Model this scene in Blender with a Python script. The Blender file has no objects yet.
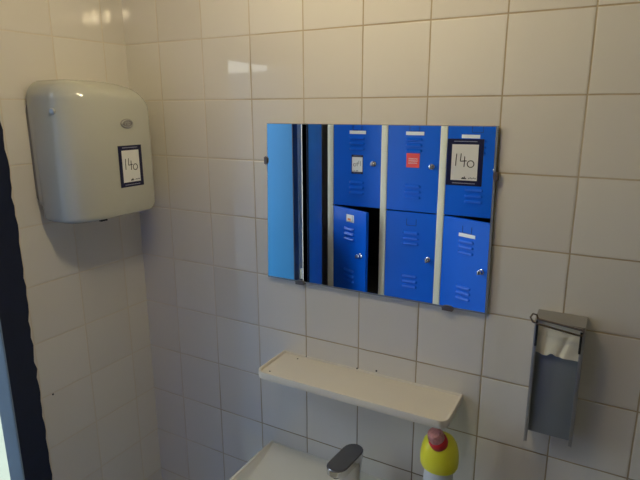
import bpy, bmesh, math, random
from mathutils import Vector, Matrix
random.seed(7)
SC = bpy.context.scene
COL = SC.collection
PI = math.pi
T = 0.1525                      # tile pitch
ZT = 1.95                       # height of a reference grout line
XL = -0.128                     # face of the left wall
HC = 2.42                       # ceiling height
MY = -0.012                     # mirror face
LD = -1.43                      # front plane of the lockers

# ------------------------------------------------------------------ materials
def new_mat(name):
    m = bpy.data.materials.new(name); m.use_nodes = True
    nt = m.node_tree
    return m, nt, nt.nodes['Principled BSDF']

def lin(c):
    def f(v):
        v /= 255.0
        return v / 12.92 if v <= 0.04045 else ((v + 0.055) / 1.055) ** 2.4
    return (f(c[0]), f(c[1]), f(c[2]), 1.0)

def mat(name, rgb, rough=0.5, metal=0.0, var=0.06, scale=9.0, bump=0.0, spec=None, trans=0.0, coat=0.0, bscale=None):
    """plain surface with procedural tone variation (rgb linear)"""
    m, nt, b = new_mat(name)
    N, L = nt.nodes, nt.links
    tc = N.new('ShaderNodeTexCoord')
    nz = N.new('ShaderNodeTexNoise'); nz.inputs['Scale'].default_value = scale; nz.inputs['Detail'].default_value = 4
    L.new(tc.outputs['Object'], nz.inputs['Vector'])
    mx = N.new('ShaderNodeMix'); mx.data_type = 'RGBA'
    mx.inputs['A'].default_value = tuple(c * (1 - var) for c in rgb[:3]) + (1,)
    mx.inputs['B'].default_value = tuple(min(1, c * (1 + var)) for c in rgb[:3]) + (1,)
    L.new(nz.outputs['Fac'], mx.inputs['Factor'])
    L.new(mx.outputs['Result'], b.inputs['Base Color'])
    b.inputs['Roughness'].default_value = rough
    b.inputs['Metallic'].default_value = metal
    if spec is not None: b.inputs['Specular IOR Level'].default_value = spec
    if trans: b.inputs['Transmission Weight'].default_value = trans
    if coat: b.inputs['Coat Weight'].default_value = coat; b.inputs['Coat Roughness'].default_value = 0.08
    if bump:
        n2 = N.new('ShaderNodeTexNoise'); n2.inputs['Scale'].default_value = bscale or scale * 6; n2.inputs['Detail'].default_value = 3
        L.new(tc.outputs['Object'], n2.inputs['Vector'])
        bp = N.new('ShaderNodeBump'); bp.inputs['Strength'].default_value = bump; bp.inputs['Distance'].default_value = 0.002
        L.new(n2.outputs['Fac'], bp.inputs['Height']); L.new(bp.outputs['Normal'], b.inputs['Normal'])
    return m

def tile_mat(name, axis, off):
    """glazed square tiles with tan grout; axis = horizontal world axis of the wall, off = position of one vertical joint"""
    m, nt, b = new_mat(name)
    N, L = nt.nodes, nt.links
    tc = N.new('ShaderNodeTexCoord')
    sp = N.new('ShaderNodeSeparateXYZ'); L.new(tc.outputs['Object'], sp.inputs[0])
    def add(sock, v):
        a = N.new('ShaderNodeMath'); a.operation = 'ADD'; a.inputs[1].default_value = v
        L.new(sock, a.inputs[0]); return a.outputs[0]
    h = add(sp.outputs['X' if axis == 'x' else 'Y'], 40 * T - off)
    v = add(sp.outputs['Z'], 40 * T - ZT)
    cb = N.new('ShaderNodeCombineXYZ'); L.new(h, cb.inputs[0]); L.new(v, cb.inputs[1])
    # slight waviness of hand laid joints
    wn = N.new('ShaderNodeTexNoise'); wn.inputs['Scale'].default_value = 14
    L.new(cb.outputs[0], wn.inputs['Vector'])
    ws = N.new('ShaderNodeVectorMath'); ws.operation = 'SCALE'; ws.inputs['Scale'].default_value = 0.0016
    L.new(wn.outputs['Color'], ws.inputs[0])
    wa = N.new('ShaderNodeVectorMath'); wa.operation = 'ADD'
    L.new(cb.outputs[0], wa.inputs[0]); L.new(ws.outputs[0], wa.inputs[1])
    def brick(ms, sm):
        br = N.new('ShaderNodeTexBrick'); br.offset = 0; br.squash = 1; br.offset_frequency = 1; br.squash_frequency = 1
        br.inputs['Scale'].default_value = 1
        br.inputs['Brick Width'].default_value = T; br.inputs['Row Height'].default_value = T
        br.inputs['Mortar Size'].default_value = ms; br.inputs['Mortar Smooth'].default_value = sm
        br.inputs['Bias'].default_value = 0
        L.new(wa.outputs[0], br.inputs['Vector'])
        return br
    br = brick(0.0017, 0.15)
    br.inputs['Color1'].default_value = (0.74, 0.70, 0.635, 1)
    br.inputs['Color2'].default_value = (0.80, 0.765, 0.70, 1)
    gn = N.new('ShaderNodeTexNoise'); gn.inputs['Scale'].default_value = 5; gn.inputs['Detail'].default_value = 5
    L.new(tc.outputs['Object'], gn.inputs['Vector'])
    gr = N.new('ShaderNodeValToRGB')
    gr.color_ramp.elements[0].position = 0.1; gr.color_ramp.elements[0].color = (0.20, 0.155, 0.10, 1)
    gr.color_ramp.elements[1].position = 0.9; gr.color_ramp.elements[1].color = (0.72, 0.65, 0.54, 1)
    e = gr.color_ramp.elements.new(0.5); e.color = (0.49, 0.39, 0.255, 1)
    # paler joints towards the corner, grimy ones low down near the basin
    px = N.new('ShaderNodeMapRange'); px.inputs['From Min'].default_value = 0.05; px.inputs['From Max'].default_value = 0.5
    px.inputs['To Min'].default_value = 0.52 if axis == 'x' else 0.55; px.inputs['To Max'].default_value = 0.0
    L.new(sp.outputs['X'], px.inputs['Value'])
    pz = N.new('ShaderNodeMapRange'); pz.inputs['From Min'].default_value = 0.95; pz.inputs['From Max'].default_value = 1.25
    pz.inputs['To Min'].default_value = -0.22 if axis == 'x' else 0; pz.inputs['To Max'].default_value = 0.0
    L.new(sp.outputs['Z'], pz.inputs['Value'])
    s1 = N.new('ShaderNodeMath'); s1.operation = 'ADD'; L.new(gn.outputs['Fac'], s1.inputs[0]); L.new(px.outputs[0], s1.inputs[1])
    s2 = N.new('ShaderNodeMath'); s2.operation = 'ADD'; s2.use_clamp = True; L.new(s1.outputs[0], s2.inputs[0]); L.new(pz.outputs[0], s2.inputs[1])
    L.new(s2.outputs[0], gr.inputs['Fac'])
    L.new(gr.outputs['Color'], br.inputs['Mortar'])
    L.new(br.outputs['Color'], b.inputs['Base Color'])
    br2 = brick(0.004, 1.0)
    rr = N.new('ShaderNodeMapRange'); rr.inputs['To Min'].default_value = 0.035; rr.inputs['To Max'].default_value = 0.75
    L.new(br.outputs['Fac'], rr.inputs['Value']); L.new(rr.outputs['Result'], b.inputs['Roughness'])
    inv = N.new('ShaderNodeMath'); inv.operation = 'SUBTRACT'; inv.inputs[0].default_value = 1
    L.new(br2.outputs['Fac'], inv.inputs[1])
    bp = N.new('ShaderNodeBump'); bp.inputs['Strength'].default_value = 0.6; bp.inputs['Distance'].default_value = 0.0012
    L.new(inv.outputs[0], bp.inputs['Height'])
    wv = N.new('ShaderNodeTexNoise'); wv.inputs['Scale'].default_value = 7; wv.inputs['Detail'].default_value = 1
    L.new(tc.outputs['Object'], wv.inputs['Vector'])
    b2 = N.new('ShaderNodeBump'); b2.inputs['Strength'].default_value = 0.12; b2.inputs['Distance'].default_value = 0.004
    L.new(wv.outputs['Fac'], b2.inputs['Height']); L.new(bp.outputs['Normal'], b2.inputs['Normal'])
    L.new(b2.outputs['Normal'], b.inputs['Normal'])
    return m

M = {}
M['tile_back'] = tile_mat('glazed_tile_back', 'x', 0.0)
M['tile_left'] = tile_mat('glazed_tile_left', 'y', -0.075)
M['plaster'] = mat('ceiling_paint', (0.6, 0.58, 0.53), 0.85)
M['wallpaint'] = mat('dull_wall_paint', (0.42, 0.40, 0.37), 0.8)
M['floor'] = mat('floor_tile', (0.24, 0.22, 0.20), 0.5, var=0.2)
M['ground'] = mat('pale_concrete', (0.15, 0.16, 0.115), 0.9, var=0.15, scale=3)
M['outwall'] = mat('pale_render', (0.62, 0.66, 0.58), 0.9, var=0.08, scale=3)
M['navy'] = mat('navy_gloss_paint', (0.004, 0.009, 0.035), 0.45, var=0.3, scale=20, bump=0.25)
M['daylit_blue'] = mat('daylit_blue_paint', (0.045, 0.085, 0.15), 0.5, var=0.15, scale=12)  # paler blue holds the daylight that falls on the frame reveal
M['lit_navy'] = mat('lit_navy_paint', (0.03, 0.22, 0.90), 0.35, var=0.12, scale=14)  # frame navy brightened: light on the far trim is put into the colour
M['door_blue'] = mat('light_blue_paint', (0.003, 0.095, 0.235), 0.45, var=0.07, scale=4, spec=.3)
M['locker_blue'] = mat('locker_blue_enamel', (0.001, 0.115, 0.68), 0.36, spec=.3, var=0.07, scale=6)
M['cream'] = mat('cream_enamel', (0.74, 0.73, 0.60), 0.45, var=0.05)
M['dark_in'] = mat('dark_interior', (0.02, 0.018, 0.016), 0.8)
M['mirror'] = mat('silvered_glass', (0.93, 0.95, 0.95), 0.0, 1.0, var=0.0)
M['glass_edge_and_shade'] = mat('grey_edge_and_shade', (0.36, 0.38, 0.38), 0.2, 0.3)
M['clip'] = mat('dull_metal_clip', (0.22, 0.18, 0.16), 0.4, 0.8, var=0.2)
M['shelf'] = mat('ivory_plastic', (0.80, 0.74, 0.63), 0.32, var=0.03)
M['basin'] = mat('glazed_ceramic', (0.76, 0.73, 0.63), 0.16, var=0.03, coat=0.3)
M['chrome'] = mat('chrome', (0.55, 0.56, 0.58), 0.09, 1.0, var=0.05)
M['rim_dark'] = mat('black_rubber', (0.012, 0.012, 0.012), 0.5)
M['dryer'] = mat('off_white_plastic', (0.53, 0.53, 0.46), 0.13, var=0.02, scale=4)
M['dryer_back'] = mat('grey_backplate', (0.24, 0.23, 0.21), 0.5)
M['badge'] = mat('silver_badge', (0.33, 0.32, 0.30), 0.35, 0.6)
M['badge_rim'] = mat('pale_badge_rim', (0.55, 0.54, 0.50), 0.3, 0.5)
M['card_navy'] = mat('navy_card_print', (0.006, 0.007, 0.05), 0.4, var=0.1)
M['paper'] = mat('white_card_paper', (0.86, 0.86, 0.84), 0.6, var=0.02)
M['ink'] = mat('black_ink', (0.012, 0.012, 0.014), 0.6)
M['ink_grey'] = mat('grey_print', (0.22, 0.22, 0.24), 0.6)
M['print_pale'] = mat('pale_print', (0.45, 0.46, 0.60), 0.6)
M['red_card'] = mat('red_sticker', (0.84, 0.07, 0.06), 0.45)
M['orange'] = mat('orange_print', (0.90, 0.25, 0.08), 0.5)
M['steel'] = mat('brushed_steel', (0.46, 0.45, 0.43), 0.38, 0.85, var=0.08, scale=4)
M['steel_dark'] = mat('brushed_steel_plate', (0.33, 0.36, 0.38), 0.5, 0.6, var=0.08, scale=4)
M['wire'] = mat('steel_wire', (0.27, 0.22, 0.17), 0.25, 1.0)
M['tissue'] = mat('paper_towel', (0.86, 0.80, 0.64), 0.9, var=0.04, scale=20, bump=0.2)
M['yellow'] = mat('yellow_plastic', (0.90, 0.86, 0.035), 0.32, var=0.04)
M['red_cap'] = mat('red_plastic', (0.62, 0.02, 0.03), 0.3)
M['pink_cap'] = mat('scuffed_red_plastic', (0.78, 0.30, 0.29), 0.4, var=0.5, scale=160)
M['label'] = mat('white_sleeve', (0.68, 0.72, 0.76), 0.35, var=0.06)
M['clear'] = mat('cloudy_plastic', (0.62, 0.66, 0.66), 0.3)

# ------------------------------------------------------------------ mesh builder
class MB:
    """collects shapes in world space; build() links them as ONE mesh object below its parent"""
    def __init__(s):
        s.v = []; s.f = []
    def add(s, vs, fs):
        o = len(s.v); s.v += [Vector(p) for p in vs]; s.f += [[i + o for i in f] for f in fs]; return s
    def bm(s, b, mx=None):
        b.verts.index_update()
        vs = [(mx @ v.co) if mx else v.co.copy() for v in b.verts]
        s.add(vs, [[v.index for v in f.verts] for f in b.faces]); b.free(); return s
    def box(s, lo, hi, bev=0.0, seg=2, mx=None):
        b = bmesh.new(); bmesh.ops.create_cube(b, size=1)
        for v in b.verts:
            v.co = Vector([(lo[i] + hi[i]) / 2 + v.co[i] * (hi[i] - lo[i]) for i in range(3)])
        if bev: bmesh.ops.bevel(b, geom=list(b.edges), offset=bev, segments=seg, affect='EDGES', profile=0.5, clamp_overlap=True)
        return s.bm(b, mx)
    def loft(s, rings, cap0=True, cap1=True, closed=True):
        n = len(rings[0]); vs = [p for r in rings for p in r]; fs = []
        for k in range(len(rings) - 1):
            for i in range(n if closed else n - 1):
                j = (i + 1) % n
                fs.append([k * n + i, k * n + j, (k + 1) * n + j, (k + 1) * n + i])
        if cap0: fs.append(list(range(n))[::-1])
        if cap1: fs.append([(len(rings) - 1) * n + i for i in range(n)])
        return s.add(vs, fs)
    def tube(s, path, r, n=10, closed=False):
        P = [Vector(p) for p in path]; rings = []
        up = None
        for i, p in enumerate(P):
            if closed: t = P[(i + 1) % len(P)] - P[i - 1]
            else: t = P[min(i + 1, len(P) - 1)] - P[max(i - 1, 0)]
            t.normalize()
            if up is None:
                up = Vector((0, 0, 1)) if abs(t.z) < 0.9 else Vector((1, 0, 0))
            a = (up - t * up.dot(t)).normalized(); c = t.cross(a); up = a
            rr = r[i] if isinstance(r, (list, tuple)) else r
            rings.append([p + a * math.cos(2 * PI * k / n) * rr + c * math.sin(2 * PI * k / n) * rr for k in range(n)])
        if closed: rings.append(rings[0]); return s.loft(rings, False, False)
        return s.loft(rings)
    def lathe(s, c, prof, n=40, axis=(0, 0, 1), sx=1.0, sy=1.0):
        """prof = (radius, height) along axis from c"""
        ax = Vector(axis).normalized(); h = Vector((1, 0, 0)) if abs(ax.x) < 0.9 else Vector((0, 1, 0))
        a = (h - ax * h.dot(ax)).normalized(); b = ax.cross(a); c = Vector(c)
        rings = [[c + ax * z + a * math.cos(2 * PI * k / n) * r * sx + b * math.sin(2 * PI * k / n) * r * sy for k in range(n)] for r, z in prof]
        return s.loft(rings)
    def build(s, name, m, parent=None, smooth=40):
        root = parent
        while root is not None and root.parent is not None: root = root.parent
        off = root.location.copy() if root is not None else Vector((0, 0, 0))
        me = bpy.data.meshes.new(name)
        me.from_pydata([tuple(p - off) for p in s.v], [], s.f); me.update()
        b = bmesh.new(); b.from_mesh(me); bmesh.ops.recalc_face_normals(b, faces=list(b.faces)); b.to_mesh(me); b.free()
        if smooth:
            me.shade_smooth(); me.set_sharp_from_angle(angle=math.radians(smooth))
        me.materials.append(m)
        o = bpy.data.objects.new(name, me); COL.objects.link(o)
        if parent is not None: o.parent = parent
        return o

def tag(o, label=None, cat=None, group=None, kind=None):
    if label: o['label'] = label
    if cat: o['category'] = cat
    if group: o['group'] = group
    if kind: o['kind'] = kind
    return o

def empty(name, loc, label=None, cat=None, group=None, kind=None):
    o = bpy.data.objects.new(name, None); COL.objects.link(o); o.location = loc; o.empty_display_size = 0.05
    return tag(o, label, cat, group, kind)

def rrect(a0, a1, b0, b1, r, n=6):
    """rounded rectangle outline as (a, b) pairs; r = one radius or four (a0b0, a1b0, a1b1, a0b1)"""
    rs = r if isinstance(r, (list, tuple)) else (r,) * 4
    out = []
    for (ca, cb, st, q) in ((a0, b0, PI, rs[0]), (a1, b0, 1.5 * PI, rs[1]), (a1, b1, 0, rs[2]), (a0, b1, 0.5 * PI, rs[3])):
        ka = ca + q if ca == a0 else ca - q
        kb = cb + q if cb == b0 else cb - q
        for i in range(n + 1):
            t = st + i / n * PI / 2
            out.append((ka + q * math.cos(t), kb + q * math.sin(t)))
    return out

def strokes(mb, o, u, v, n, lines, w, h=0.0005):
    """flat pen strokes on a card: o origin, u/v in-plane axes, n out of the card"""
    o, u, v, n = Vector(o), Vector(u), Vector(v), Vector(n)
    for ln in lines:
        pts = [o + u * a + v * b for a, b in ln]
        k = len(pts); L_, R_ = [], []
        for i, p in enumerate(pts):
            t = (pts[min(i + 1, k - 1)] - pts[max(i - 1, 0)]).normalized(); sd = t.cross(n) * (w / 2)
            L_.append(p + sd); R_.append(p - sd)
        rings = [[L_[i], L_[i] + n * h, R_[i] + n * h, R_[i]] for i in range(k)]
        mb.loft(rings)
    return mb

def arc(cx, cy, rx, ry, a0, a1, n=14):
    return [(cx + rx * math.cos(math.radians(a0 + (a1 - a0) * i / n)), cy + ry * math.sin(math.radians(a0 + (a1 - a0) * i / n))) for i in range(n + 1)]

# ------------------------------------------------------------------ the room
def struct(name, mb, m, label=None, parent=None, smooth=0):
    o = mb.build(name, m, parent, smooth)
    if parent is None: tag(o, label, name.split('_')[0], kind='structure')
    return o
XR, YF, XREC = 2.25, -1.97, -0.34
struct('wall_back', MB().box((-0.20, 0, -0.1), (XR + .1, 0.12, HC + .1)), M['tile_back'], 'tiled wall behind the mirror, shelf and wash basin')
wl = MB()
wl.box((XL - .062, -0.452, -0.1), (XL, 0.05, HC + .1))
wl.box((XL - .062, -1.03, 1.955), (XL, -0.452, HC + .1))
wl.box((XL - .027, -1.16, -0.1), (XL, -1.03, HC + .1))
wall_left = struct('wall_left', wl, M['tile_left'], 'tiled wall with the hand dryer and the blue door opening')
MB().lathe((XL, -0.349, 1.031), [(.0026, 0), (.0026, .0010), (.001, .0014)], 10, (1, 0, 0)).build('dark_speck', M['rim_dark'], wall_left)
wr_ = MB()
wr_.box((XREC - .08, YF - .1, -0.1), (XREC, -1.42, HC + .1)).box((XREC - .08, -1.42, -0.1), (XREC, -1.16, 1.15)).box((XREC - .08, -1.42, 2.36), (XREC, -1.16, HC + .1))
wr_.box((XREC - .08, -1.16, -0.1), (XL - .027, -1.135, HC + .1))
struct('wall_recess', wr_, M['wallpaint'], 'plain wall beside the lockers')
wi = empty('added_window_1', (XREC - .04, -1.29, 1.15), 'added unseen window in the recess that lights the lockers', 'window', kind='structure')  # unseen window, added to throw daylight across the lockers
wf = MB()
for lo, hi in (((-1.42, 1.15), (-1.405, 2.36)), ((-1.175, 1.15), (-1.16, 2.36)), ((-1.42, 1.15), (-1.16, 1.165)), ((-1.42, 2.345), (-1.16, 2.36))):
    wf.box((XREC - .06, lo[0], lo[1]), (XREC - .02, hi[0], hi[1]))
wf.build('added_window_frame', M['cream'], wi, 0)
gm_, gnt, gb = new_mat('added_window_glass')
gt = gnt.nodes.new('ShaderNodeBsdfTransparent'); gg = gnt.nodes.new('ShaderNodeBsdfGlossy'); gg.inputs['Roughness'].default_value = .02
gf = gnt.nodes.new('ShaderNodeFresnel'); gf.inputs['IOR'].default_value = 1.45; gx = gnt.nodes.new('ShaderNodeMixShader')
gnt.links.new(gf.outputs[0], gx.inputs[0]); gnt.links.new(gt.outputs[0], gx.inputs[1]); gnt.links.new(gg.outputs[0], gx.inputs[2])
gnt.links.new(gx.outputs[0], gnt.nodes['Material Output'].inputs['Surface'])
MB().box((XREC - .043, -1.405, 1.165), (XREC - .039, -1.175, 2.345)).build('added_window_pane', gm_, wi, 0)
struct('wall_front', MB().box((XREC - .08, YF - .12, -0.1), (XR + .1, YF, HC + .1)), M['wallpaint'], 'plain wall behind the lockers')
struct('wall_right', MB().box((XR, YF, -0.1), (XR + .12, 0.05, HC + .1)), M['wallpaint'], 'plain wall at the right of the room')
struct('floor', MB().box((XREC - .02, YF - .02, -0.1), (XR + .02, 0.02, 0)), M['floor'], 'brown floor of the washroom')
struct('ceiling', MB().box((XREC - .05, YF - .05, HC), (XR + .05, 0.05, HC + .1)), M['plaster'], 'painted washroom ceiling')
struct('ground', MB().box((-9, -9, -0.16), (XREC - .1, 7, -0.1)), M['ground'], 'pale concrete ground outside the door')
struct('wall_outside', MB().box((-4.2, -8, -0.12), (-4.0, 6, 1.5)), M['outwall'], 'low pale wall across the yard outside the door')

# door: frame with ragged navy paint, leaf opened outwards
door = empty('door_1', (XL, -0.74, 0), 'blue door opened outwards in its navy frame', 'door', kind='structure')
def ragged(y0, y1, z0, z1, edge, x0, x1, amp=.0035, n=90):
    mb = MB(); rings = []
    for i in range(n + 1):
        z = z0 + (z1 - z0) * i / n
        j = random.uniform(-amp, amp) + .35 * amp * math.sin(z * 9 + edge)
        a, b = (y0, y1 + j) if edge == 1 else (y0 + j, y1)
        rings.append([(x0, a, z), (x1, a, z), (x1, b, z), (x0, b, z)])
    return mb.loft(rings)
fr = ragged(-0.457, -0.386, 0, 2.02, 1, XL - .004, XL + .004)
fr.box((XL - .004, -1.03, 1.95), (XL + .004, -0.45, 2.02))
fr.box((XL - .062, -1.03, 1.95), (XL - .002, -0.452, 1.956))
fr.box((XL - .027, -1.045, 0), (XL + .003, -1.03, 2.02), .003)
fr.build('door_frame', M['navy'], door, 0)
ragged(-0.457, -0.452, 0, 1.95, 1, XL - .064, XL - .002, .0).build('frame_reveal', M['daylit_blue'], door, 0)
MB().box((XL - .030, -1.164, 0), (XL + .006, -1.045, 2.02), .002).build('frame_architrave', M['lit_navy'], door)
lf = MB().box((-0.60, -1.040, 0.02), (-0.187, -1.0, 1.943), .002)
leaf = lf.build('door_leaf', M['door_blue'], door)
MB().box((-0.1872, -1.041, 0.02), (-0.1835, -0.999, 1.943)).build('leaf_edge', M['navy'], leaf)
for z in (.35, .985):
    MB().tube([(-0.176, -1.052, z - .025), (-0.176, -1.052, z + .025)], .008, 12).build('hinge', M['cream'], door)
MB().box((-0.184, -1.09, .02), (-0.172, -1.045, .96)).build('gap_blocker', M['navy'], door)  # added strip that darkens the lower part of the hinge gap
hd = MB().tube([(-0.545, -1.0, 1.0), (-0.545, -0.955, 1.0), (-0.44, -0.952, 1.0)], .009, 12)
hd.box((-0.565, -1.0, .90), (-0.525, -.995, 1.06), .003)
hd.build('door_handle', M['chrome'], leaf)

# ------------------------------------------------------------------ mirror
mir = empty('wall_mirror', (0.634, 0, 1.337), 'frameless rectangular wall mirror reflecting blue lockers', 'mirror')
x0, x1, z0, z1 = 0.3520, 0.9155, 1.339, 1.7385
# pane tilted a hair in its plane as hung
def mpt(x, z): return (x + (.0045 * (z - 1.54) / .2 if x < .6 else -.0022 * (z - 1.54) / .2), z)
c = [mpt(x0, z0), mpt(x1, z0), mpt(x1, z1), mpt(x0, z1)]
b_, b2 = 0.0012, 0.0042  # grey border: glass edge, and along the bottom the mirror's painted wall shadow
pane = MB()
pane.loft([[(p[0], MY + .006, p[1]) for p in c], [(p[0], MY + .0008, p[1]) for p in c]], True, True)
pane.build('glass_edge_and_shade', M['glass_edge_and_shade'], mir, 0)
MB().add([(c[0][0] + b_, MY, c[0][1] + b2), (c[1][0] - b2, MY, c[1][1] + b2), (c[2][0] - b2, MY, c[2][1] - b_), (c[3][0] + b_, MY, c[3][1] - b_),
          (c[0][0] + b_, MY + .0006, c[0][1] + b2), (c[1][0] - b2, MY + .0006, c[1][1] + b2), (c[2][0] - b2, MY + .0006, c[2][1] - b_), (c[3][0] + b_, MY + .0006, c[3][1] - b_)],
         [[0, 1, 2, 3], [7, 6, 5, 4], [0, 4, 5, 1], [1, 5, 6, 2], [2, 6, 7, 3], [3, 7, 4, 0]]).build('mirror_pane', M['mirror'], mir, 0)
def clip(x, z, dx, dz):
    mb = MB()
    pts = []
    if dx:   # side clip: half-moon lip over the glass plus a foot to the wall
        s = dx
        mb.loft([[(x - s * .0055 * math.cos(t), yy, z + .0105 * math.sin(t)) for t in [(-PI / 2 + PI * i / 10) for i in range(11)]] for yy in (MY - .001, MY - .004)])
        mb.box((min(x, x + s * .004), MY - .004, z - .009), (max(x, x + s * .004), 0, z + .009), .001)
    else:
        mb.loft([[(x + .013 * math.sin(t), yy, z + .006 * math.cos(t)) for t in [(-PI / 2 + PI * i / 10) for i in range(11)]] for yy in (MY - .001, MY - .004)])
        mb.box((x - .012, MY - .004, z - .006), (x + .012, 0, z), .001)
    mb.build('mirror_clip', M['clip'], mir)
clip(c[0][0] + .004, 1.647, -1, 0); clip(c[1][0] - .0015, 1.638, 1, 0)
clip(.447, z0, 0, 1); clip(.832, z0, 0, 1)

def card(parent, name, o, u, v, n, w, h, k=1.0, side=.13):
    """navy bordered white card with handwritten 140; o = lower left corner"""
    o, u, v, n = Vector(o), Vector(u), Vector(v), Vector(n)
    def slab(a0, a1, b0, b1, d0, d1):
        q = [(a0, b0), (a1, b0), (a1, b1), (a0, b1)]
        return MB().loft([[o + u * a + v * b + n * d for a, b in q] for d in (d0, d1)])
    cd = slab(0, w, 0, h, 0, .0006).build(name, M['card_navy'], parent, 0)
    cd['label'] = 'navy bordered white card with handwritten 140'
    pw0, pw1, ph0, ph1 = w * side, w * (.995 - side), h * .115, h * .885
    slab(pw0, pw1, ph0, ph1, .0006, .0010).build('paper_panel', M['paper'], cd, 0)
    W, H = pw1 - pw0, ph1 - ph0
    oo = o + u * pw0 + v * ph0 + n * .0010
    ln = [[(.17 * W, .40 * H), (.175 * W, .55 * H), (.19 * W, .74 * H)],
          [(.36 * W, .75 * H), (.355 * W, .66 * H), (.34 * W, .545 * H), (.345 * W, .535 * H), (.58 * W, .55 * H)],
          [(.50 * W, .67 * H), (.50 * W, .50 * H), (.49 * W, .38 * H)],
          [(a * W, b * H) for a, b in arc(.735, .465, .125, .092, 80, 440, 20)]]
    strokes(MB(), oo, u, v, n, ln, .0017 * k * w / .074).build('handwriting', M['ink'], cd, 0)
    ln = [[(.43 * W, .055 * H), (.47 * W, .085 * H), (.50 * W, .055 * H)], [(.50 * W, .06 * H), (.53 * W, .11 * H), (.56 * W, .06 * H)], [(.42 * W, .05 * H), (.60 * W, .055 * H)]]
    strokes(MB(), oo, u, v, n, ln, .0016 * w / .074).build('emblem', M['ink'], cd, 0)
    ln = [[((.68 + .06 * i) * W, (.058 + .02 * (i % 2)) * H), ((.72 + .06 * i) * W, (.07 + .01 * (i % 2)) * H)] for i in range(5)]
    strokes(MB(), oo, u, v, n, ln, .0022 * w / .074).build('small_print', M['ink_grey'], cd, 0)
    for b, nm in ((.053, 'footer_print'), (.948, 'header_print')):
        ln = []; x = .18
        while x < .82:
            d = random.uniform(.012, .03); ln.append([(x * w, b * h), ((x + d) * w, b * h)]); x += d + .008
        strokes(MB(), o + n * .0006, u, v, n, ln, .0015 * w / .074).build(nm, M['print_pale'], cd, 0)
    return cd
card(mir, 'number_card', (0.8137, MY - .0002, 1.6150), (1, 0, 0.006), (0, 0, 1), (0, -1, 0), .0745, .0965)

# ------------------------------------------------------------------ shelf
sh = empty('wall_shelf', (0.63, 0, 1.11), 'ivory plastic shelf with raised lip under the mirror', 'shelf')
SX0, SX1, SD, SZ = 0.385, 0.877, -0.135, 1.131
def so(ins, z, fr=0.0): return [(a, b, z) for a, b in rrect(SX0 + ins, SX1 - ins, SD + ins, -ins * .3 - fr, (max(.002, .024 - ins), max(.002, .024 - ins), .002, .002), 8)]
tray = MB()
tray.loft([so(.004, SZ - .0200), so(.001, SZ - .0185), so(0, SZ - .015), so(0, SZ - .002), so(.001, SZ), so(.005, SZ), so(.0062, SZ - .001), so(.0075, SZ - .0055)], True, True)
tray.build('shelf_tray', M['shelf'], sh)
for sx, sz in ((.4575, SZ - .002), (.607, SZ - .0005), (.660, SZ + .006)):
    MB().lathe((sx, -.0003, sz), [(.0024, 0), (.0024, .0012), (.0014, .0018)], 10, (0, -1, 0)).build('dark_speck', M['rim_dark'], sh)
for sx, sy in ((.4405, -.018), (.415, -.112)):
    MB().lathe((sx, sy, SZ - .0056), [(.002, 0), (.002, .0008), (.001, .0012)], 10).build('dark_speck', M['rim_dark'], sh)

# ------------------------------------------------------------------ wash basin and tap
BX0, BX1, BY, BZ = 0.330, 0.935, -0.47, 0.836
ba = empty('wash_basin', (0.632, 0, 0.0), 'ivory ceramic wash basin fixed to the tiles below the shelf', 'wash basin')
def bo(ins, z, r): return [(a, b, z) for a, b in rrect(BX0 + ins, BX1 - ins, BY + ins, -.0005 - ins * .2, (r, r, .006, .006), 8)]
def bi(a0, a1, b0, b1, z, r): return [(a, b, z) for a, b in rrect(a0, a1, b0, b1, r, 8)]
bs = MB()
bs.loft([bo(.09, BZ - .17, .06), bo(.035, BZ - .13, .07), bo(.004, BZ - .06, .07), bo(0, BZ - .02, .07), bo(.001, BZ - .005, .07), bo(.006, BZ, .066), bo(.012, BZ + .0005, .06), bo(.016, BZ - .003, .058),
         bi(.385, .88, -.435, -.20, BZ - .005, .07), bi(.395, .87, -.425, -.21, BZ - .012, .07), bi(.42, .845, -.40, -.225, BZ - .08, .08), bi(.50, .77, -.36, -.26, BZ - .12, .04)], True, True)
bs.build('basin_bowl', M['basin'], ba)
MB().lathe((.632, -.31, BZ - .1205), [(.02, 0), (.02, .002), (.012, .003)], 24).build('drain', M['chrome'], ba)
MB().lathe((.632, -.27, .0), [(.09, 0), (.08, .08), (.075, .5), (.10, .70)], 32, (0, 0, 1), 1, .8).build('pedestal', M['basin'], ba)
ta = empty('basin_tap', (0.629, -.085, BZ), 'chrome mixer tap with flat dark top on the wash basin', 'tap')
def stad(y0, y1, hw, z0, z1, n=10):
    """stadium in plan from y0 (back) to y1 (tip); heights z0 back, z1 tip"""
    pts = []
    for i in range(n + 1):
        t = PI * i / n; pts.append((hw * math.cos(t), y0 - hw + hw * math.sin(t)))
    for i in range(n + 1):
        t = PI + PI * i / n; pts.append((hw * math.cos(t), y1 + hw + hw * math.sin(t)))
    return [(.633 + a + .13 * (b + .06), b, z0 + (z1 - z0) * (y0 - b) / (y0 - y1)) for a, b in pts]
body = MB()
body.loft([stad(-.058, -.112, .024, BZ - .003, BZ - .003), stad(-.058, -.112, .024, BZ + .006, BZ + .006), stad(-.06, -.110, .0245, BZ + .05, BZ + .05), stad(-.050, -.114, .0255, BZ + .098, BZ + .090)])
body.loft([stad(-.052, -.160, .024, BZ + .090, BZ + .086), stad(-.048, -.163, .0255, BZ + .094, BZ + .089), stad(-.048, -.163, .0255, BZ + .110, BZ + .103)])
body.build('tap_body', M['chrome'], ta)
MB().loft([stad(-.048, -.163, .0255, BZ + .110, BZ + .103), stad(-.048, -.163, .0255, BZ + .112, BZ + .105), stad(-.050, -.161, .0235, BZ + .114, BZ + .107)]).build('tap_top_plate', mat('dark_glossy_cap', (.20, .20, .215), .22, .6), ta)
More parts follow.
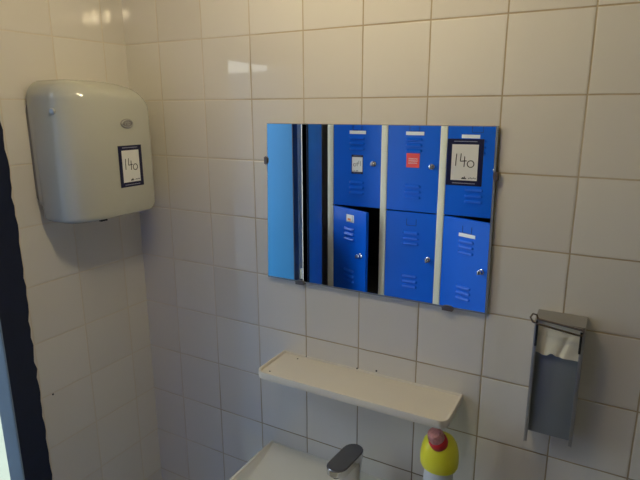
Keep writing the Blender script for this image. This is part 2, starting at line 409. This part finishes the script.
MB().lathe((.622, -.143, BZ + .078), [(.009, 0), (.0115, .002), (.0115, .013)], 20).build('aerator', M['rim_dark'], ta)

# ------------------------------------------------------------------ cleaner bottle
bx, by = 0.853, -.088
bt = empty('cleaner_bottle', (bx, by, BZ - .003), 'yellow cleaner bottle with red cap standing under the shelf', 'bottle')
MB().lathe((bx, by, BZ - .003), [(.030, 0), (.033, .003), (.034, .01), (.034, .12), (.032, .145), (.030, .162)], 40, sy=.85).build('bottle_body', M['label'], bt)
MB().lathe((bx, by, .0), [(.031, .988), (.0385, .991), (.0420, .998), (.0428, 1.010), (.0424, 1.024), (.0405, 1.038), (.0365, 1.053), (.029, 1.064), (.017, 1.0705), (.006, 1.072)], 44, sy=.88).build('bottle_shoulder', M['yellow'], bt)
ax = Vector((-.25, -.36, .88)).normalized(); cb_ = Vector((bx + .003, by - .014, 1.055))
MB().lathe(cb_, [(.0195, 0), (.0205, .002), (.0205, .015), (.018, .018)], 36, ax).build('cap_skirt', M['red_cap'], bt)
cap = MB().lathe(cb_ + ax * .0175, [(.0168, 0), (.0172, .003), (.0168, .016), (.0148, .0215), (.009, .0235)], 28, ax)
e1 = ax.cross(Vector((1, 0, 0))).normalized(); e2 = ax.cross(e1)
for k in range(14):
    a = 2 * PI * k / 14; q_ = (e1 * math.cos(a) + e2 * math.sin(a))
    cap.tube([cb_ + ax * .021 + q_ * .0170, cb_ + ax * .033 + q_ * .0167], .0012, 6)
cap.build('screw_cap', M['pink_cap'], bt)

# ------------------------------------------------------------------ hand dryer
dr = empty('hand_dryer', (XL, -.18, 1.49), 'rounded off-white electric hand dryer on the left wall', 'hand dryer')
DY0, DY1, DZ0, DZ1, DXF = -.327, -.076, 1.503, 1.842, .050
def dro(x, ins, zb, topdrop=0.0, q=1.0):
    il, ir, ib, it = ins if isinstance(ins, tuple) else (ins,) * 4
    def sag(a, b): return b - 1.25 * max(0, a + .21) ** 2 * max(0, min(1, (b - 1.60) / .22))
    out = []
    for a, b in rrect(DY0 + il, DY1 - ir, zb + ib, DZ1 - it - topdrop, [max(.003, r_ * q) for r_ in (.012 + .03 * (1 - q), .04, .048, .045)], 10): out.append((a, b))
    # extra points along the top so that it curves
    k = 10 * 3 + 2; top0, top1 = out[k], out[k + 1]
    out = out[:k + 1] + [(top0[0] + (top1[0] - top0[0]) * i / 8, top0[1] + (top1[1] - top0[1]) * i / 8) for i in range(1, 8)] + out[k + 1:]
    return [(x, a, sag(a, b)) for a, b in out]
MB().loft([[(x, a, b) for a, b in rrect(DY0 + .004, DY1 - .004, 1.545, DZ1 - .036, (.02, .02, .05, .04), 10)] for x in (XL + .0005, -.094)]).build('back_plate', M['dryer_back'], dr)
cv = MB()
rings = [dro(-.112, .0, DZ0 + .036), dro(-.1015, .0, DZ0 + .036), dro(-.0998, .0, DZ0 + .003), dro(-.09, .0, DZ0)]
RF = .085
for i in range(15):
    t = PI / 2 * i / 14
    k = 1 - math.cos(t)
    rings.append(dro(DXF - RF + RF * math.sin(t), (.112 * k, .034 * k, .014 * k, .045 * k), DZ0, 0, 1 - .55 * k))
rings.append(dro(DXF + .0012, (.125, .045, .04, .06), DZ0, 0, .4))
cv.loft(rings)
cv.build('dryer_cover', M['dryer'], dr, 60)
# badge: raised oval with a rim and small raised marks
def oval(x, yc, zc, ry, rz, n=28): return [(x, yc + ry * math.cos(2 * PI * i / n), zc + rz * math.sin(2 * PI * i / n)) for i in range(n)]
FX = DXF + .0013
bd = MB().loft([oval(FX - .004, -.179, 1.739, .0195, .0115), oval(FX + .002, -.179, 1.739, .0195, .0115), oval(FX + .003, -.179, 1.739, .018, .010)]).build('maker_badge', M['badge'], dr)
mk = MB()
mk.tube([(FX + .003, -.179 + .0165 * math.cos(2 * PI * i / 30), 1.739 + .0088 * math.sin(2 * PI * i / 30)) for i in range(30)], .0012, 6, True)
strokes(mk, (FX + .003, -.189, 1.735), (0, 1, 0), (0, 0, 1), (1, 0, 0), [[(.001, .004), (.003, .0), (.005, .008)], [(.007, .008), (.009, .0), (.011, .008)], [(.013, .0), (.013, .008), (.018, .006), (.018, .002), (.013, .0)]], .0012)
mk.build('badge_mark', M['badge_rim'], bd)
card(dr, 'number_card', (FX - .0004, -.2130, 1.582), (0, 1, 0), (0, 0, 1), (1, 0, 0), .0740, .1035)
MB().lathe((-.022, DY0 + .0025, 1.770), [(.007, 0), (.007, .0045), (.0055, .006)], 20, (.2, -.98, 0)).build('lock_plug', M['badge_rim'], dr)
nz = MB()
for k in range(3): nz.box((.002, -.250 + k * .007, DZ0 - .004), (.012, -.245 + k * .007, DZ0 + .006), .001)
nz.build('air_outlet', M['rim_dark'], dr)

# ------------------------------------------------------------------ paper dispenser
PX0, PX1, PZ0, PZ1, PD = 1.0215, 1.1100, 1.102, 1.366, -.050
dp = empty('mounted_paper_dispenser', (1.063, 0, PZ0), 'stainless steel paper dispenser on the wall right of the mirror', 'paper dispenser')
sb = MB()
sb.box((PX0, -.004, PZ0), (PX1, 0, PZ1))
def side(x, t):
    pr = [(0, PZ0 - .002), (PD, PZ0 - .016 if x < 1.05 else PZ0 - .001), (PD, PZ1 - .010), (PD + .006, PZ1 - .003), (0, PZ1)]
    return MB().loft([[(xx, a - .0005, b) for a, b in pr] for xx in (x, x + t)])
m1, m2 = side(PX0 - .0015, .0015), side(PX1, .0015)
for q in (m1, m2): sb.add(q.v, q.f)
# lid, sloping to the front
sb.loft([[(PX0 - .0015, -.0005, PZ1 - .0015), (PX1 + .0015, -.0005, PZ1 - .0015), (PX1 + .0015, -.0005, PZ1 + .001), (PX0 - .0015, -.0005, PZ1 + .001)],
         [(PX0 - .0015, PD + .006, PZ1 - .0035), (PX1 + .0015, PD + .006, PZ1 - .0035), (PX1 + .0015, PD + .006, PZ1 - .001), (PX0 - .0015, PD + .006, PZ1 - .001)],
         [(PX0 - .0015, PD, PZ1 - .006), (PX1 + .0015, PD, PZ1 - .006), (PX1 + .0015, PD - .0012, PZ1 - .0045), (PX0 - .0015, PD - .0012, PZ1 - .0045)]])
for x_, s_ in ((PX0, 1), (PX1, -1)):   # rolled front flanges
    sb.box((min(x_, x_ + s_ * .005), PD - .0008, PZ0 - (.014 if s_ > 0 else 0)), (max(x_, x_ + s_ * .005), PD + .0008, PZ1 - .018), .0004)
sb.build('dispenser_body', M['steel'], dp)
MB().box((PX0 + .0005, PD + .0175, PZ0 + .002), (PX1 - .0005, PD + .019, PZ1 - .069), .0006).build('front_plate', M['steel_dark'], dp)
for x_ in (PX0 + .0035, PX1 - .0045):
    MB().box((x_ - .0022, PD - .002, PZ1 - .060), (x_ + .0022, PD - .0009, PZ1 - .014), .0008).build('side_slot', M['rim_dark'], dp)
wr = MB()
yb = PD - .009
wr.tube([(PX1 - .004, PD + .002, PZ1 - .018), (PX1 - .004, yb, PZ1 - .018), (PX1 - .010, yb - .002, PZ1 - .0175), (PX0 + .006, yb - .002, PZ1 - .0085), (PX0 - .005, yb - .001, PZ1 - .006),
         (PX0 - .010, yb + .001, PZ1 + .002), (PX0 - .006, yb + .004, PZ1 + .009), (PX0 + .001, yb + .006, PZ1 + .007), (PX0 + .004, PD - .003, PZ1 - .0005)], .0019, 10)
wr.build('wire_bail', M['wire'], dp)
MB().tube([(PX0 + .002, PD - .003, PZ1 - .0005), (PX1 - .002, PD - .003, PZ1 - .0095)], .0022, 10).build('hinge_rod', M['clip'], dp)
# the folded towels: crumpled sheets bulging out of the opening
tw = MB(); nx, nzz = 30, 22
P_ = []
for j in range(nzz + 1):
    for i in range(nx + 1):
        u, v = i / nx, j / nzz
        lowz = PZ1 - .076 - .004 * u - .004 * math.exp(-((u - .2) / .08) ** 2) + .005 * math.exp(-((u - .38) / .07) ** 2)
        z = PZ1 - .008 + (lowz - (PZ1 - .008)) * v
        fold = .010 * math.exp(-((u - .16 - .05 * v) / .035) ** 2) * v + .009 * math.exp(-((u - .80 + .25 * v) / .05) ** 2) * v
        y = PD + .009 - .002 * math.sin(PI * u) - .002 * v * math.sin(PI * u) + fold * .4 + .0008 * math.sin(17 * u + 6 * v) * v
        P_.append((PX0 + .0035 + (PX1 - PX0 - .007) * u, y, z))
back = [(p[0], PD + .030, max(p[2], PZ1 - .022 - 1e-6 * i_)) for i_, p in enumerate(P_)]
F_ = []
n1 = nx + 1; tot = len(P_)
for j in range(nzz):
    for i in range(nx):
        a = j * n1 + i; F_.append([a, a + 1, a + n1 + 1, a + n1]); F_.append([tot + a, tot + a + n1, tot + a + n1 + 1, tot + a + 1])
for i in range(nx):
    F_.append([i, tot + i, tot + i + 1, i + 1]); k = nzz * n1 + i; F_.append([k, k + 1, tot + k + 1, tot + k])
for j in range(nzz):
    a = j * n1; F_.append([a, a + n1, tot + a + n1, tot + a]); a += nx; F_.append([a, tot + a, tot + a + n1, a + n1])
tw.add(P_ + back, F_)
tag(tw.build('paper_towels', M['tissue'], None, 70), 'crumpled white paper towels held in the steel dispenser', 'paper towels')

# ------------------------------------------------------------------ lockers (seen in the mirror)
lk = empty('locker_bank', (0.24, LD - .25, 0), 'bank of blue lockers with cream uprights facing the mirror', 'lockers')
XS = [-.2315, .0745, .376, .678]; UP = .0335
LZ0, LP = 0.333, .467
ZB = [LZ0 + LP * k for k in range(4)]
cab = MB()
ydep = LD - .48
cab.box((XS[0], ydep, ZB[0] - .02), (XS[3] + UP, ydep + .012, ZB[3] + .02))
for z in ZB: cab.box((XS[0] + .002, ydep, z - .006), (XS[3] + UP - .002, LD - .024, z + .006))
cab.box((XS[0], ydep, ZB[3] + .006), (XS[3] + UP, LD, ZB[3] + .03), .002)
for x in XS: cab.box((x + UP / 2 - .004, ydep, ZB[0] - .02), (x + UP / 2 + .004, LD - .022, ZB[3] + .02))
cab.build('cabinet', M['dark_in'], lk, 0)
for x in XS: MB().box((x, LD - .022, ZB[0] - .03), (x + UP, LD + .002, ZB[3] + .012), .002).build('upright', M['cream'], lk)
MB().box((XS[0], LD - .02, ZB[0] - .03), (XS[3] + UP, LD - .001, ZB[0] - .006)).build('bottom_rail', M['cream'], lk)
for x in (XS[0] + .02, XS[3] + UP - .05):
    for y in (LD - .05, ydep + .02): MB().box((x, y, 0), (x + .03, y + .03, ZB[0] - .02), .002).build('leg', M['cream'], lk)

def locker_door(ci, ri, ang, strip, card_kind):
    """ci column 0..2, ri row 2 = top; hinge at the low-x side; ang opens towards the room"""
    xa = XS[ci] + UP + .001; W = XS[ci + 1] - XS[ci] - UP - .002
    zb = ZB[ri] + .003; H = LP - .006
    A = math.radians(ang)
    R_ = Matrix.Translation((xa, LD, zb)) @ Matrix.Rotation(A, 4, 'Z')
    def pt(a, d, b): return R_ @ Vector((a, d, b))
    U, Vv, Nn = (R_.to_3x3() @ Vector((1, 0, 0))), Vector((0, 0, 1)), (R_.to_3x3() @ Vector((0, 1, 0)))
    d = MB().box((0, -.018, 0), (W, 0, H), .0015, 1, R_)
    zc = zb + .0
    def louvre(a0, a1, b):
        # pressed louvre: half-round hood, open below
        rings = []
        for a, s in ((a0, .1), (a0 + .007, 1), (a1 - .007, 1), (a1, .1)):
            rings.append([pt(a, dd * s, b + (bb + .003) * (.5 + .5 * s) - .003) for dd, bb in ((-.001, .0105), (.0045, .0065), (.0088, -.0005), (.0092, -.003), (-.001, -.0042))])
        d.loft(rings)
    l0, l1 = .094, .180
    for b in (.357, .330, .302, .129, .101, .073): louvre(l0, l1, b - .003)
    o = d.build('door', M['locker_blue'], lk, 35)
    # label holder outline and strip
    hb = MB()
    for a in (.112, .162): hb.box((a, 0, .395), (a + .0018, .0016, .428), 0, 1, R_)
    hb.box((.112, 0, .394), (.1638, .0016, .3962), 0, 1, R_)
    hb.build('label_holder', mat('dark_blue_edge', (.002, .03, .2), .4) if 'dark_blue_edge' not in bpy.data.materials else bpy.data.materials['dark_blue_edge'], o, 0)
    if strip == 1:
        MB().box((.094, 0, .376), (.186, .0025, .393), .0006, 1, R_).build('name_strip', M['paper'], o)
    elif strip == 3:
        MB().box((.066, 0, .367), (.150, .0025, .384), .0006, 1, R_).build('name_strip', M['paper'], o)
    elif strip == 2:
        MB().box((.094 + .02, 0, .392), (.175, .0012, .432), .0004, 1, R_).build('name_strip', M['paper'], o)
        MB().box((.125, .0012, .400), (.15, .0018, .412), 0, 1, R_).build('orange_mark', M['orange'], o)
    # lock: chrome knob on a plate with a protruding tongue
    kb = MB()
    c0 = pt(.231, -.001, .228)
    kb.lathe(c0, [(.0135, 0), (.0135, .004), (.010, .006), (.009, .016), (.0105, .018), (.0105, .022), (.008, .024)], 22, Nn)
    kb.box((.227, .020, .219), (.235, .034, .237), .002, 2, R_)
    kb.build('lock_knob', M['chrome'], o)
    if card_kind == 'number':
        c_ = card(o, 'number_card', pt(.108 + .064, .0002, .172), -U, Vv, Nn, .066, .098, 1.2, .05)
        c_['label'] = 'small white card with handwritten number'
    elif card_kind == 'red':
        rc = MB().box((.100, 0, .219), (.168, .0012, .289), .0005, 1, R_).build('red_sticker', M['red_card'], o)
        ln = []
        for b in (.262, .252, .241):
            x = .112
            while x < .153:
                w_ = random.uniform(.004, .009); ln.append([(x, b - .003), (x + w_ * .5, b + .003), (x + w_, b - .002)]); x += w_ + .002
        strokes(MB(), pt(0, .0012, 0), U, Vv, Nn, ln, .002).build('white_print', M['paper'], rc, 0)
    return o
locker_door(0, 2, 0, 1, 'number'); locker_door(1, 2, 0, 1, 'red'); locker_door(2, 2, 0, 3, None)
locker_door(0, 1, 25, 2, None); locker_door(1, 1, 0, 0, None); locker_door(2, 1, 21, 1, None)
for ci in range(3): locker_door(ci, 0, 0, 1, None)

# ------------------------------------------------------------------ lamp
def emit(name, col, st):
    m, nt, b = new_mat(name)
    b.inputs['Base Color'].default_value = (.8, .8, .8, 1)
    b.inputs['Emission Color'].default_value = col + (1,); b.inputs['Emission Strength'].default_value = st
    return m
LAMP_COL = (1.0, .835, .53); LAMP = 122.0
LYc, LZc = -.55, 2.152
lp = empty('ceiling_lamp', (.58, LYc, HC), 'ceiling lamp bar with four warm bulbs above the basin', 'lamp')
MB().box((.41, LYc - .03, HC - .025), (.75, LYc + .03, HC), .006).build('lamp_bar', M['cream'], lp)
gm = emit('warm_bulb_glass', LAMP_COL, LAMP)
for bxp in (.457, .580, .640, .698):
    MB().tube([(bxp, LYc, HC - .02), (bxp, LYc, LZc + .055)], .006, 10).build('stem', M['clip'], lp)
    MB().lathe((bxp, LYc, LZc + .022), [(.013, 0), (.017, .004), (.017, .03), (.006, .036)], 20).build('bulb_holder', M['cream'], lp)
    MB().lathe((bxp, LYc, LZc - .026), [(.002, 0), (.009, .0015), (.0140, .007), (.0160, .016), (.0155, .026), (.012, .048)], 20).build('bulb', gm, lp)

# ------------------------------------------------------------------ daylight outside the door
w = bpy.data.worlds.new('day_sky'); SC.world = w; w.use_nodes = True
nt = w.node_tree; bg = nt.nodes['Background']
tc = nt.nodes.new('ShaderNodeTexCoord'); sp = nt.nodes.new('ShaderNodeSeparateXYZ'); nt.links.new(tc.outputs['Generated'], sp.inputs[0])
cr = nt.nodes.new('ShaderNodeValToRGB')
cr.color_ramp.elements[0].position = 0.0; cr.color_ramp.elements[0].color = (6.3, 6.9, 6.9, 1)
cr.color_ramp.elements[1].position = 0.5; cr.color_ramp.elements[1].color = (9.0, 10.4, 12.0, 1)
nt.links.new(sp.outputs['Z'], cr.inputs['Fac']); nt.links.new(cr.outputs['Color'], bg.inputs['Color'])
bg.inputs['Strength'].default_value = 0.52

# ------------------------------------------------------------------ camera
cam = bpy.data.cameras.new('camera'); co = bpy.data.objects.new('camera', cam); COL.objects.link(co)
cam.sensor_fit = 'HORIZONTAL'; cam.sensor_width = 36; cam.lens = 537.52 / 640 * 36; cam.clip_start = .02
r0 = Vector((0.87463559, 0.48476909, -0.00339142)); r1 = Vector((0.11230014, -0.209411, -0.97135766)); r2 = Vector((-0.47159438, 0.84920313, -0.23759795))
mw = Matrix.Identity(4)
for i in range(3):
    mw[i][0], mw[i][1], mw[i][2] = r0[i], -r1[i], -r2[i]
mw[0][3], mw[1][3], mw[2][3] = 1.13279636, -1.13981201, 1.77351235
co.matrix_world = mw
SC.camera = co
vs = SC.view_settings
vs.view_transform = 'Standard'; vs.look = 'None'; vs.gamma = 1; vs.use_curve_mapping = False; vs.exposure = 0
SC.cycles.use_denoising = True
SC.cycles.max_bounces = 10
SC.cycles.sample_clamp_indirect = 0
SC.cycles.blur_glossy = 0.3
